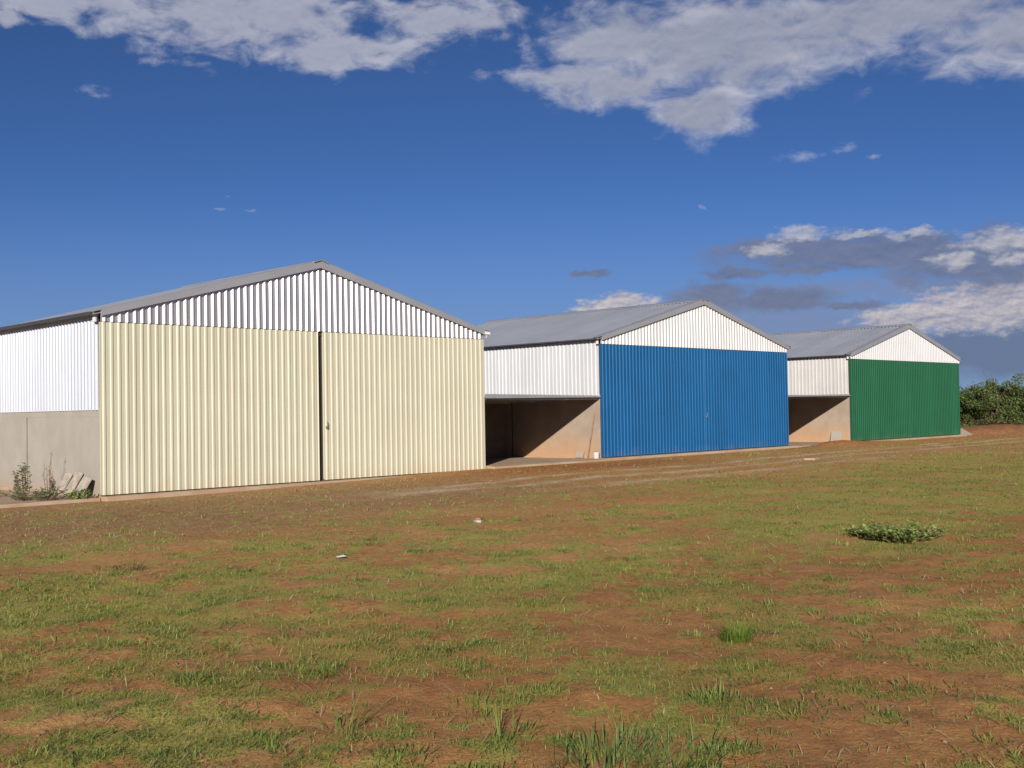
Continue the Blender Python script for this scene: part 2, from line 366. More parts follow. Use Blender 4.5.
def grid_mesh(name, X, Y, Z, m, attrs, wrap=False):
    nr, na = X.shape
    me = bpy.data.meshes.new(name); V = np.stack([X, Y, Z], -1).reshape(-1, 3)
    i = np.arange(nr-1)[:, None]; j = np.arange(na if wrap else na-1)[None, :]; j2 = (j+1) % na
    F = np.stack([i*na+j, (i+1)*na+j, (i+1)*na+j2, i*na+j2], -1).reshape(-1, 4)
    me.vertices.add(len(V)); me.vertices.foreach_set('co', V.astype(np.float32).ravel())
    me.loops.add(F.size); me.loops.foreach_set('vertex_index', F.astype(np.int32).ravel())
    me.polygons.add(len(F)); me.polygons.foreach_set('loop_start', np.arange(0, F.size, 4, dtype=np.int32))
    me.polygons.foreach_set('use_smooth', np.ones(len(F), bool))
    me.update(calc_edges=True); me.validate()
    for k, a in attrs.items():
        at = me.attributes.new(k, 'FLOAT', 'POINT'); at.data.foreach_set('value', a.astype(np.float32).ravel())
    me.materials.append(m); o = bpy.data.objects.new(name, me); COL.objects.link(o); return o

def ground_material():
    m = bpy.data.materials.new('field_soil'); m.use_nodes = True; g = NT(m.node_tree); p = m.node_tree.nodes['Principled BSDF']
    ob = g.n('ShaderNodeNewGeometry').outputs['Position']
    at = lambda n: g.n('ShaderNodeAttribute', attribute_name=n).outputs['Fac']
    n1 = g.noise(ob, .45, 6, .6); n2 = g.noise(ob, 5.0, 6, .65); n3 = g.noise(ob, 28, 5, .7); n4 = g.noise(ob, 110, 3, .6)
    soil = g.mix(g.ss(n1, .32, .68), (0.405, 0.197, 0.069), (0.500, 0.275, 0.108))
    soil = g.mix(g.m('MULTIPLY', g.ss(n2, .42, .72), .55), soil, (0.302, 0.144, 0.056))
    soil = g.mix(g.m('MULTIPLY', g.ss(n3, .50, .72), .36), soil, (0.490, 0.315, 0.144))
    soil = g.mix(g.m('MULTIPLY', g.ss(n4, .62, .74), .4), soil, (0.566, 0.420, 0.230))
    soil = g.mix(g.m('MULTIPLY', g.ss(n4, .40, .28), .5), soil, (0.142, 0.070, 0.033))
    soil = g.mix(g.m('MULTIPLY', at('dark_soil'), .62), soil, g.mix(g.ss(n2, .35, .65), (.36, .155, .062), (.26, .108, .045)))  # darker, redder soil, strongest towards the viewer
    soil = g.mix(g.m('MULTIPLY', at('red'), .88), soil, g.mix(g.ss(n2, .35, .65), (0.377, 0.135, 0.047), (0.254, 0.092, 0.036)))
    soil = g.mix(g.m('MULTIPLY', at('worn'), .62), soil, g.mix(g.ss(n2, .35, .65), (.335, .20, .112), (.225, .130, .074)))
    # dry litter between the tufts
    lit = g.m('MULTIPLY', g.ss(g.noise(ob, 14, 6, .7), .48, .66), at('dry'))
    soil = g.mix(g.m('MULTIPLY', lit, .8), soil, (0.518, 0.384, 0.147))
    # low creeping cover
    gr = g.ss(g.m('ADD', at('grass'), g.m('MULTIPLY', g.m('SUBTRACT', g.noise(ob, 9, 6, .7), .5), 1.1)), .38, .78)
    leaf = g.mix(g.ss(n2, .35, .65), (0.271, 0.315, 0.061), (0.380, 0.386, 0.098))
    leaf = g.mix(g.ss(n3, .45, .7), leaf, (0.163, 0.221, 0.044))
    soil = g.mix(g.m('MULTIPLY', gr, g.ss(at('dark_soil'), .3, .95, .58, .34)), soil, leaf)
    tr = at('gravel')
    soil = g.mix(g.m('MULTIPLY', g.m('MULTIPLY', tr, g.ss(n2, .22, .48)), .95), soil, g.mix(g.ss(n3, .4, .65), (0.486, 0.350, 0.214), (0.642, 0.524, 0.370)))
    g.link(soil, p.inputs['Base Color']); p.inputs['Roughness'].default_value = .97; p.inputs['Specular IOR Level'].default_value = .08
    h = g.m('ADD', g.m('MULTIPLY', n3, .6), g.m('ADD', g.m('MULTIPLY', n4, .25), g.m('MULTIPLY', n2, .8)))
    b = g.n('ShaderNodeBump'); b.inputs['Strength'].default_value = .75; b.inputs['Distance'].default_value = .035
    g.link(h, b.inputs['Height']); g.link(b.outputs[0], p.inputs['Normal'])
    return m
def build_ground():
    r = np.concatenate([[0.02], np.geomspace(.6, 9000, 760)])
    a_f = np.linspace(-42, 42, 330); a_b = np.linspace(42, 318, 92)[1:-1]
    A = np.radians(np.concatenate([a_f, a_b])+math.degrees(YAW))
    X = CAM.x+r[:, None]*np.sin(A)[None]; Y = CAM.y+r[:, None]*np.cos(A)[None]
    Z = gz(X, Y)
    d = np.hypot(X-CAM.x, Y-CAM.y)
    far = sst(d, 60, 160)
    G = patch(X, Y)*(1-far)+.6*far
    G = G*(1-.9*np.clip(track(X, Y), 0, 1))*(1-.8*redness(X, Y))*(1-sst(Y, -1.5, -.5)*(1-sst(Y, 13, 16))*sst(X, -8, -6)*(1-sst(X, 46, 48)))
    dry = np.clip(.30+.42*sst(Y, -19, -14)+.2*sst(Y, -12, -7)-.10*gauss(X, Y, -3, -5, 7, 4)-.3*redness(X, Y)+.4*gauss(X, Y, 0, -12, 6, 3), 0, 1)
    o = grid_mesh('ground', X, Y, Z, ground_material(), dict(grass=G, gravel=track(X, Y), red=redness(X, Y), dry=dry, worn=sst(Y, -11, -7.5)*(1-sst(X, 4, 12)), dark_soil=np.clip(sst(Y, -14.5, -18.5)*.8+.25+.5*gauss(X, Y, -8, -12, 4, 6), 0, 1)*sst(fbm(X, Y, .5, 3, .5, 61), .2, .6)), wrap=True)
    tag(o, kind='structure')
build_ground()

# ------------------------------------------------------------------ blades of grass
def blades(name, P, length, width, az, lean, curl, tint, m, parent=None):
    """P (n,3); each blade bends outwards along az; three triangles a blade"""
    n = len(P); dx, dy = np.sin(az), np.cos(az)
    sx, sy = dy, -dx
    def at(t):
        ang = lean+curl*t
        hor = length*t*np.sin(lean+curl*t*.5); ver = length*t*np.cos(lean+curl*t*.5)
        return np.stack([P[:, 0]+dx*hor, P[:, 1]+dy*hor, P[:, 2]+ver], -1)
    W = np.stack([sx*width*.5, sy*width*.5, 0*sx], -1)
    b = np.stack([P[:, 0], P[:, 1], P[:, 2]-.01], -1); mid = at(.55); tip = at(1.0)
    V = np.stack([b-W*.7, b+W*.7, mid-W, mid+W, tip], 1).reshape(-1, 3)
    k = (np.arange(n)*5)[:, None]
    F = np.concatenate([k+np.array([[0, 1, 3]]), k+np.array([[0, 3, 2]]), k+np.array([[2, 3, 4]])], 1).reshape(-1, 3)
    return trimesh(name, V, F, np.repeat(tint, 5), m, parent)
def trimesh(name, V, F, tint, m, parent=None):
    me = bpy.data.meshes.new(name); k = F.shape[1]
    me.vertices.add(len(V)); me.vertices.foreach_set('co', V.astype(np.float32).ravel())
    me.loops.add(F.size); me.loops.foreach_set('vertex_index', F.astype(np.int32).ravel())
    me.polygons.add(len(F)); me.polygons.foreach_set('loop_start', np.arange(0, F.size, k, dtype=np.int32))
    me.update(calc_edges=True)
    at = me.attributes.new('tint', 'FLOAT', 'POINT'); at.data.foreach_set('value', tint.astype(np.float32))
    me.materials.append(m); o = bpy.data.objects.new(name, me); COL.objects.link(o)
    if parent is not None: o.parent = parent
    return o
def open_ground(x, y):
    """False where a slab or a building stands"""
    return ~((y > -.5) & (y < 13) & (x > -6.5) & (x < 46.5))
def field_points(n, r0, r1, half=36):
    th = np.radians(RNG.uniform(-half, half, n))+YAW
    r = np.exp(RNG.uniform(np.log(r0), np.log(r1), n)) if r0 > 0 else RNG.uniform(r0, r1, n)
    return CAM.x+r*np.sin(th), CAM.y+r*np.cos(th), r
def build_grass():
    x, y, r = field_points(255000, 3.6, 62, 41)
    d = patch(x, y)*(1-track(x, y))*(1-.92*redness(x, y))
    d = d*sst(fbm(x, y, 11, 2, .5, 90), .25, .6)
    d = np.maximum(d, (.05+.15*sst(y, -11, -8))*(1-track(x, y)))
    keep = (RNG.random(len(x)) < d*np.where(r < 12, .38, .44)) & open_ground(x, y)
    x, y, r, d = x[keep], y[keep], r[keep], d[keep]
    nb = np.where(r < 12, 13, 8)
    I = np.repeat(np.arange(len(x)), nb); n = len(I)
    rr = r[I]; spread = (.024+.0038*rr)
    px = x[I]+RNG.normal(0, 1, n)*spread; py = y[I]+RNG.normal(0, 1, n)*spread
    big = RNG.random(len(x))**3+.5*(RNG.random(len(x)) < .012)
    Lc = .024+.034*big+.0004*r
    ln = Lc[I]*RNG.uniform(.55, 1.35, n)
    wd = np.maximum(.0034, .00046*rr)*RNG.uniform(.7, 1.4, n)
    lean = np.minimum(1.48, np.abs(RNG.normal(1.12, .38, n))); curl = RNG.uniform(.0, .6, n)
    yl = fbm(x, y, .5, 3, .5, 70); dryc = -.16*gauss(x, y, 11, -14, 10, 5)+.40*sst(y, -11, -8)*(RNG.random(len(x)) < .75)+.18*gauss(x, y, 0, -13, 6, 3)
    tint = np.clip((.30+.7*(yl-.5)+dryc+RNG.normal(0, .13, len(x)))[I]+RNG.normal(0, .13, n)+(RNG.random(n) < .05)*.45, 0, 1)
    # creeping mats: short runners and clumps that spread flat over the soil near the viewer
    cx, cy, cr = field_points(900, 3.7, 17)
    kk = (RNG.random(len(cx)) < .12+.75*patch(cx, cy)) & open_ground(cx, cy); cx, cy, cr = cx[kk], cy[kk], cr[kk]
    cs = RNG.uniform(.6, 1.5, len(cx)); cnt = (RNG.uniform(22, 70, len(cx))*cs).astype(int); J = np.repeat(np.arange(len(cx)), cnt); m2 = len(J)
    el_a = RNG.uniform(0, 6.283, len(cx)); q1 = RNG.normal(0, .085, m2)*cs[J]; q2 = RNG.normal(0, .04, m2)*cs[J]
    mx = cx[J]+q1*np.cos(el_a[J])-q2*np.sin(el_a[J]); my = cy[J]+q1*np.sin(el_a[J])+q2*np.cos(el_a[J])
    ang = np.arctan2(mx-cx[J], my-cy[J])+RNG.normal(0, .9, m2)
    px = np.concatenate([px, mx]); py = np.concatenate([py, my])
    ln = np.concatenate([ln, RNG.uniform(.03, .075, m2)*np.sqrt(cs[J])]); wd = np.concatenate([wd, np.maximum(.0045, .0005*cr[J])*RNG.uniform(.8, 1.5, m2)])
    az = np.concatenate([RNG.uniform(0, 6.283, n), ang])
    lean = np.concatenate([lean, np.minimum(1.45, np.abs(RNG.normal(.95, .35, m2)))]); curl = np.concatenate([curl, RNG.uniform(0, .7, m2)])
    ct = np.clip(RNG.normal(.33, .15, len(cx)), .04, .8)
    tint = np.concatenate([tint, np.clip(ct[J]+RNG.normal(0, .10, m2), 0, 1)]); n += m2
    P = np.stack([px, py, gz(px, py)], -1)
    o = blades('grass', P, ln, wd, az, lean, curl, tint, M['grass'])
    tag(o, 'patchy short green grass creeping over the red soil of the field', 'grass', kind='stuff')
    print('grass blades', n)
    # straw
    x, y, r = field_points(9000, 3.6, 40)
    keep = open_ground(x, y) & (RNG.random(len(x)) < .45+.4*(1-patch(x, y))); x, y, r = x[keep], y[keep], r[keep]; n = len(x)
    P = np.stack([x, y, gz(x, y)+.012], -1)
    o = blades('straw', P, RNG.uniform(.04, .16, n)*(1+.03*r), np.maximum(.003, .0005*r)*RNG.uniform(.7, 1.5, n), RNG.uniform(0, 6.283, n), RNG.uniform(1.30, 1.5, n), RNG.uniform(0, .12, n), RNG.random(n), M['straw'])
    tag(o, 'pale dry straw stalks lying on the red soil', 'straw', kind='stuff')
    # clods and pebbles
    x, y, r = field_points(6000, 3.6, 45)
    keep = open_ground(x, y) & (RNG.random(len(x)) < .25+.5*(1-patch(x, y))+.6*track(x, y)); x, y, r = x[keep], y[keep], r[keep]; n = len(x)
    ico = np.array([(1, 0, 0), (-1, 0, 0), (0, 1, 0), (0, -1, 0), (0, 0, 1), (0, 0, -1)], float)
    fc = np.array([(0, 2, 4), (2, 1, 4), (1, 3, 4), (3, 0, 4), (2, 0, 5), (1, 2, 5), (3, 1, 5), (0, 3, 5)])
    s = (RNG.random(n)**4*.012+.0035)*(1+.03*r)
    a = RNG.uniform(0, 6.28, n); ca, sa = np.cos(a), np.sin(a)
    J = ico[None]*(1+RNG.uniform(-.35, .35, (n, 6, 1)))*s[:, None, None]*np.array([1.2, .9, .65])
    VX = J[..., 0]*ca[:, None]-J[..., 1]*sa[:, None]+x[:, None]; VY = J[..., 0]*sa[:, None]+J[..., 1]*ca[:, None]+y[:, None]
    VZ = J[..., 2]+(gz(x, y)+s*.2)[:, None]
    V = np.stack([VX, VY, VZ], -1).reshape(-1, 3); F = (fc[None]+(np.arange(n)*6)[:, None, None]).reshape(-1, 3)
    o = trimesh('gravel', V, F, np.zeros(len(V)), M['stone']); tag(o, 'loose brown clods and pebbles scattered on the field', 'gravel', kind='stuff')
build_grass()

# ------------------------------------------------------------------ hangars
HG = [dict(x=0.0, W=11.48, z0=-.064, zd=3.748, za=5.562, zp=1.808, door='cream', gable='galv', side='white_cool', wall='conc_wall', gap=.16, depth=6.6,
           label='nearest hangar with cream ribbed sliding doors and a grey striped gable'),
      dict(x=16.772, W=11.419, z0=.046, zd=3.776, za=5.568, zp=2.085, door='blue', gable='zinc', side='white', wall='conc_red', rise=.030, gap=.02, depth=11.05,
           label='middle hangar with bright blue ribbed doors and a white gable'),
      dict(x=33.383, W=11.177, z0=.041, zd=3.635, za=5.379, zp=2.10, door='green', gable='white', side='offwhite', wall='conc_red', gap=.006, depth=11.05,
           label='farthest hangar with dark green ribbed doors and a white gable')]
def hangar(h):
    DEPTH = h['depth']; W, z0, zd, za, zp = h['W'], h['z0'], h['zd'], h['za'], h['zp']
    t = thing('hangar', h['label'], 'hangar', (h['x'], 0, 0), 'sheet metal hangars standing in a row')
    ze = zd+.262; k = (za-ze)/(W/2)                      # outer roof line: eave height over the wall, slope
    top = lambda x: ze+k*min(x, W-x)
    # floor slab
    b = MB(); b.box(-.03, W+.03, -.38, DEPTH+.05, -.45, z0-.012); b.build('floor_slab', M['conc_slab'], t, .012)
    # side walls of concrete with open joints
    for sx, name in ((0, 'side_wall'), (1, 'side_wall')):
        b = MB(); js = [0.0, 4.14, (DEPTH-.02) if DEPTH < 8 else 7.6, DEPTH-.02]
        x0, x1 = (0.0, .18) if sx == 0 else (W-.18, W)
        for q in range(2 if DEPTH < 8 else 3):
            b.box(x0, x1, js[q]+(.032 if q else .03), js[q+1]-.037, z0-.4, zp-.14)
        b.box(x0+.08, x1-.08, .05, DEPTH-.05, z0-.4, zp-.16)
        w = b.build(name, M[h['wall']], t)
        for q in range(1, 2 if DEPTH < 8 else 3):
            b = MB(); b.box(x0+.012, x1-.012, js[q]-.036, js[q]+.031, z0-.39, zp-.142); b.build('joint_filler', M['dark'], w)
        b = MB(); b.box(x0-.004 if sx == 0 else x0, x1 if sx == 0 else x1+.004, .03, DEPTH-.03, zp-.14, zp+.05); b.build('capping', M['conc_cap'] if h['wall'] == 'conc_red' else M['conc_wall'], w)
        # upper sheet cladding
        b = MB(); pr = ibr(DEPTH-.1, .1757, .042 if h['door'] == 'cream' else .030)
        if sx == 0: ribbed(b, (-.006, DEPTH-.05, 0), (0, -1, 0), (0, 0, 1), (-1, 0, 0), pr, lambda s: zp+h.get('rise', 0)*max(0, DEPTH-.05-s), lambda s: zd+.135)
        else: ribbed(b, (W+.006, .05, 0), (0, 1, 0), (0, 0, 1), (1, 0, 0), pr, lambda s: zp, lambda s: zd+.135)
        b.box(*((.0, .03) if sx == 0 else (W-.03, W)), .06, DEPTH-.06, zp+.052, zd+.06)
        cl = b.build('side_cladding', M[h['side']], t)
        b = MB(); xx = (-.062, -.006) if sx == 0 else (W+.006, W+.062)
        b.box(*xx, -.02, DEPTH, zd+.138, zd+.205); b.build('eave_flashing', M['white_cool' if h['door'] == 'cream' else 'grey_steel'], cl)
        b = MB(); xx = (-.245, -.205) if sx == 0 else (W+.205, W+.245); zz = ze-.055-k*.2
        b.box(*xx, -.09, DEPTH+.05, zz-.02, zz+(.05 if h['door'] == 'cream' else .02)); b.build('eave_shade', M['eave_shade'], t)  # dark strip painted for the shaded underside of the overhanging eave
    # rear wall
    b = MB(); ribbed(b, (W-.05, DEPTH, 0), (-1, 0, 0), (0, 0, 1), (0, 1, 0), ibr(W-.1), lambda s: z0+.02, lambda s: top(s+.05)-.12)
    b.prism([(.2, z0), (W-.2, z0), (W-.2, top(.2)-.16), (W/2, za-.16), (.2, top(.2)-.16)], 'y', DEPTH-.09, DEPTH-.02)
    b.build('rear_wall', M[h['side']], t)
    # roof: two slopes of ribbed sheet
    oh = .20; sl = math.hypot(1, k)
    b = MB(); pr = ibr(DEPTH+.22, .1757, .036); ln = (W/2+oh)*sl
    for sgn in (0, 1):
        if sgn == 0: O = (-oh, -.11, ze-.055-k*oh); v = (1/sl, 0, k/sl); n = (-k/sl, 0, 1/sl)
        else: O = (W+oh, -.11, ze-.055-k*oh); v = (-1/sl, 0, k/sl); n = (k/sl, 0, 1/sl)
        ribbed(b, O, (0, 1, 0), v, n, pr, lambda s: 0, lambda s: ln-.01, .02)
    rf = b.build('roof', M['roof'], t)
    b = MB(); b.prism([(W/2-.22, za-.22*k-.012), (W/2, za-.005), (W/2+.22, za-.22*k-.012), (W/2+.22, za-.22*k+.010), (W/2, za+.02), (W/2-.22, za-.22*k+.010)], 'y', -.20, DEPTH+.13)
    b.build('ridge_cap', M['roof'], rf)
    # front gable
    b = MB(); ribbed(b, (.0, -.075, 0), (1, 0, 0), (0, 0, 1), (0, -1, 0), ibr(W, shape=(.45, .215, .12)), lambda s: zd, lambda s: top(s)-.125-.035*min(s, W-s)/(W/2), .012)
    b.prism([(.05, zd+.01), (W-.05, zd+.01), (W-.05, top(.05)-.17), (W/2, za-.2), (.05, top(.05)-.17)], 'y', -.045, .0)
    gc = b.build('gable_cladding', M[h['gable']], t)
    for sgn in (0, 1):
        b = MB(); f = (lambda x: x) if sgn == 0 else (lambda x: W-x)
        b.prism([(f(-.02), ze-.02*k-.145), (f(W/2-.001), za-.195), (f(W/2-.001), za-.002), (f(-.02), ze-.02*k-.002)], 'y', -.165, -.122)
        b.prism([(f(-.2), ze-.2*k+.0), (f(W/2-.001), za+.0), (f(W/2-.001), za+.012), (f(-.2), ze-.2*k+.012)], 'y', -.168, .10)
        b.build('barge_board', M['flash'], t)
    # header and jambs behind the doors
    b = MB(); b.box(.05, W-.05, -.02, .08, zd-.10, zd+.005); b.build('door_track', M['dark'], t)
    for x0 in (0.01, W-.11):
        b = MB(); b.box(x0, x0+.10, -.04, .028, z0-.01, zd-.01); b.build('corner_post', M['dark'], t)
    # doors
    xm = W/2+(.0 if h['door'] != 'cream' else .02)
    for q, (xa, xb, yy) in enumerate(((-.02, xm-h['gap']/2, -.075), (xm+h['gap']/2, W+.02, -.063))):
        b = MB(); ribbed(b, (xa, yy, 0), (1, 0, 0), (0, 0, 1), (0, -1, 0), ibr(xb-xa, .1757, .023 if h['door'] != 'cream' else .018), lambda s: z0+.012, lambda s: zd-.012, .012)
        b.box(xa+.002, xa+.045, yy+.0125, yy+.055, z0+.03, zd-.015); b.box(xb-.045, xb-.002, yy+.0125, yy+.055, z0+.03, zd-.015)
        b.box(xa+.05, xb-.05, yy+.0125, yy+.04, z0+.04, zd-.1)
        dr = b.build('sliding_door', M[h['door']], t)
        if q == 1 and h['door'] != 'green':
            b = MB(); b.box(xa+.03, xa+.085, yy-.062, yy-.034, 1.26, 1.32); b.tube([(xa+.05, yy-.05, 1.30), (xa+.05, yy-.08, 1.32), (xa+.05, yy-.08, 1.42), (xa+.05, yy-.05, 1.44)], [.010]*4, 6)
            b.build('handle', M['grey_steel'], dr)
    if h['door'] == 'cream':                              # stiles seen through the open joint
        b = MB(); b.box(xm-.14, xm+.14, .03, .09, z0, zd-.11); b.build('door_stile', M['dark'], t)
    # white pipe stub at the left eave corner and lamp
    b = MB(); b.tube([(-.09, .02, zd-.01), (-.09, .02, zd+.17)], [.05, .05], 10); b.build('downpipe_stub', M['whitep'], t, smooth=False)
    if h['door'] == 'cream':
        b = MB(); b.tube([(W+.02, -.17, zd+.02), (W+.02, -.22, zd+.12)], [.018, .018], 6)
        b.prism([(W-.03, zd+.12), (W+.11, zd+.10), (W+.13, zd+.175), (W+.03, zd+.215), (W-.04, zd+.21)], 'y', -.26, -.175)
        fl = b.build('floodlight', M['whitep'], t, .008)
        b = MB(); b.box(W-.01, W+.09, -.265, -.262, zd+.13, zd+.19); b.build('glass', M['glass'], fl)
    return t
for h in HG: hangar(h)

# low bays between the hangars
for i, (xa, xb, z0, lab) in enumerate(((HG[0]['x']+HG[0]['W'], HG[1]['x'], .03, 'dark low storage bay between the cream and blue hangars'),
                                       (HG[1]['x']+HG[1]['W'], HG[2]['x'], .03, 'dark low storage bay between the blue and green hangars'))):
    t = thing('storage_bay', lab, 'storage bay', (xa, 0, 0), 'open storage bays in the gaps between hangars')
    w = xb-xa; e = .075
    b = MB(); b.prism([(-.40, -.4), (4.40, -.4), (4.40, z0-.05), (-.05, z0), (-.40, z0-.015)], 'x', e, w-.04); b.build('floor_slab', M['conc_slab'], t)
    b = MB(); b.box(e, w-.03, 4.42, 4.60, -.3, 1.93); b.build('rear_wall', M['conc_shade'], t)
    b = MB(); ribbed(b, (e, -.02, 2.035), (1, 0, 0), Vector((0, 1, -.02)).normalized(), Vector((0, .02, 1)).normalized(), ibr(w-e-.075, .1757, .03), lambda s: 0, lambda s: 4.66, .01)
    rf = b.build('roof_sheet', M['dark'], t)  # dark tone paints the bay's shade into the roof underside
    b = MB(); b.prism([(e, 2.01-.01*i), (w-.055, 2.02), (w-.055, 2.055), (e, 2.135-.06*i)], 'y', -.06, -.025); b.build('fascia', M['galv'], t)
    b = MB()
    for yy in (.03, 1.5, 3.0, 4.3): b.box(e, w-.03, yy, yy+.05, 1.96-.02*yy, 2.022-.02*yy)
    b.build('purlin', M['grey_steel'], t)
# slab on the left of the cream hangar
b = MB(); b.box(-6.2, -.05, -.12, 4.4, -.45, -.10); o = b.build('pavement', M['conc_slab'], None, .01); tag(o, kind='structure')

# ------------------------------------------------------------------ small things
def slab_thing(name, label, cat, m, sx, sy, sz, loc, rot, group=None, bevel=.006):
    b = MB(); b.box(-sx/2, sx/2, -sy/2, sy/2, 0, sz); o = b.build(name, m, None, bevel)
    o.location = loc; o.rotation_euler = rot; return tag(o, label, cat, group)
# boards leaning on the cream hangar's side wall
for i, (yy, wd, hh, sk_, lab) in enumerate(((.18, .42, .50, .10, 'pale board leaning closest to the cream door, rightmost of its group'),
                                    (.78, .36, .60, .06, 'tall weathered board leaning on the concrete wall, second from the cream door'),
                                    (1.30, .34, .56, -.05, 'weathered board leaning on the concrete wall beside the dry weed'))):
    o = slab_thing('board', lab, 'board', M['board'], .045, wd, hh, (-.36+.03*i, yy+.25, -.105), (sk_, .52, 0), 'old boards leaning on the wall of the cream hangar')
x2, x3 = HG[1]['x'], HG[2]['x']
b = MB(); b.tube([(0, 0, 0), (.04, .0, 1.52)], [.022, .018], 8); o = b.build('pole', M['rust']); o.location = (x2-.13, .50, .02); o.rotation_euler = (.17, .05, 0)
tag(o, 'thin rusty pole leaning against the tan wall beside the blue hangar door', 'pole')
t = thing('bucket', 'small white bucket on the bay floor at the corner of the blue hangar', 'bucket', (x2-.24, .02, .03))
b = MB(); b.tube([(0, 0, 0), (0, 0, .20), (0, 0, .21)], [.085, .115, .12], 16); b.build('body', M['whitep'], t)
b = MB(); b.tube([(.118*math.cos(a), .02, .19+.05*math.sin(a)) for a in np.linspace(0, math.pi, 9)], [.006]*9, 5); b.build('handle', M['grey_steel'], t)
slab_thing('tile', 'small pale slab leaning on the tan wall behind the white bucket', 'slab', M['conc_wall'], .03, .32, .22, (x2-.14, .86, .03), (0, .35, 0))
slab_thing('board', 'pale square board leaning on the wall beside the green hangar door', 'board', M['conc_wall'], .035, .50, .48, (x3-.21, .62, .02), (-.04, .34, 0))
b = MB(); b.prism([(0, -.2), (1.5, -.2), (1.5, .0), (.25, .32), (0, .32)], 'y', -.1, 1.2); o = b.build('ramp', M['conc_wall'], None, .02); o.location = (44.72, .1, 0)
tag(o, 'pale concrete wedge beside the right corner of the green hangar', 'ramp')
# litter
b = MB(); b.v = [(-.075, -.03, .004), (.07, -.045, .008), (.08, .03, .02), (-.06, .05, .009), (-.075, -.03, .007), (.07, -.045, .011), (.08, .03, .023), (-.06, .05, .012)]
b.f = [(0, 1, 2, 3), (4, 5, 6, 7), (0, 1, 5, 4), (1, 2, 6, 5), (2, 3, 7, 6), (3, 0, 4, 7)]
o = b.build('paper', M['paper']); o.scale = (.7, .7, .7); o.location = (-3.12, -13.2, float(gz(-3.12, -13.2))+.022); tag(o, 'scrap of white paper lying on the grass in front of the cream doors', 'litter')
for i, (x, y, rz, m, lab) in enumerate(((.91, -11.16, .4, 'brick', 'broken red clay brick lying on the field'), (.55, -11.5, 1.2, 'conc_cap', 'small pale stone lying just in front of the red brick'))):
    slab_thing('brick' if i == 0 else 'stone', lab, 'brick' if i == 0 else 'stone', M[m], .15-.03*i, .08, .05-.01*i, (x, y, float(gz(x, y))), (.1, .06, rz), None, .012)
slab_thing('slab', 'flat pale slab lying on the track in front of the blue hangar', 'slab', M['conc_slab'], .55, .32, .06, (19.3, -6.2, float(gz(19.3, -6.2))-.01), (0, .02, .2), None, .015)
slab_thing('slab', 'long thin patch of pale soil on the ground before the green hangar', 'slab', M['conc_slab'], 1.9, .22, .03, (33.6, -3.4, float(gz(33.6, -3.4))-.01), (0, 0, .08), None, .015)  # thin box standing for a patch of pale soil

# plants -----------------------------------------------------------
def tuft(name, label, x, y, n, ln, w, spread, m, lean=(.1, .9), cat='grass tuft', group=None):
    a = RNG.uniform(0, 6.283, n); q = np.sqrt(RNG.random(n))*spread
    P = np.stack([np.cos(a)*q, np.sin(a)*q, 0*q], -1)
    P[:, 2] = gz(x+P[:, 0], y+P[:, 1])-float(gz(x, y))
    o = blades(name, P, ln*RNG.uniform(.5, 1.15, n), w*RNG.uniform(.7, 1.3, n), math.pi/2-a+RNG.normal(0, .6, n), RNG.uniform(*lean, n), RNG.uniform(.1, .8, n), np.clip(RNG.normal(.3, .2, n), 0, 1), m)
    o.location = (x, y, float(gz(x, y))); return tag(o, label, cat, group)
tuft('grass_tuft', 'small dense bright green grass tuft standing alone on bare soil', -3.74, -18.83, 240, .16, .0035, .105, M['tuft'], (.02, .75))
tuft('grass_tuft', 'spiky long bladed grass tuft in the left foreground', -6.92, -18.50, 30, .24, .0065, .09, M['grass'], (.1, 1.25))
tuft('grass_tuft', 'broad clump of long green blades at the bottom edge of the field', -6.38, -19.86, 150, .20, .006, .28, M['tall'], (.15, 1.2))
tuft('grass_tuft', 'upright grass clump right of the broad bottom clump', -6.20, -20.10, 110, .17, .006, .26, M['tall'], (.15, 1.2))
tuft('grass_tuft', 'thin tuft with tall stalks in the middle foreground', -6.50, -19.25, 18, .22, .0045, .09, M['grass'], (.05, .6))
tuft('grass_tuft', 'spreading star shaped tuft on bare soil at the left', -6.95, -16.95, 60, .16, .007, .10, M['grass'], (.6, 1.3))
tuft('grass_tuft', 'low dark tuft on bare soil below the small bright one', -5.18, -19.60, 80, .12, .006, .12, M['grass'], (.2, 1.2))
tuft('dead_weed', 'dark brown dead weed in the grass on the left', -5.05, -12.05, 70, .12, .006, .16, M['scrub'], (.3, 1.3), 'dead weed')
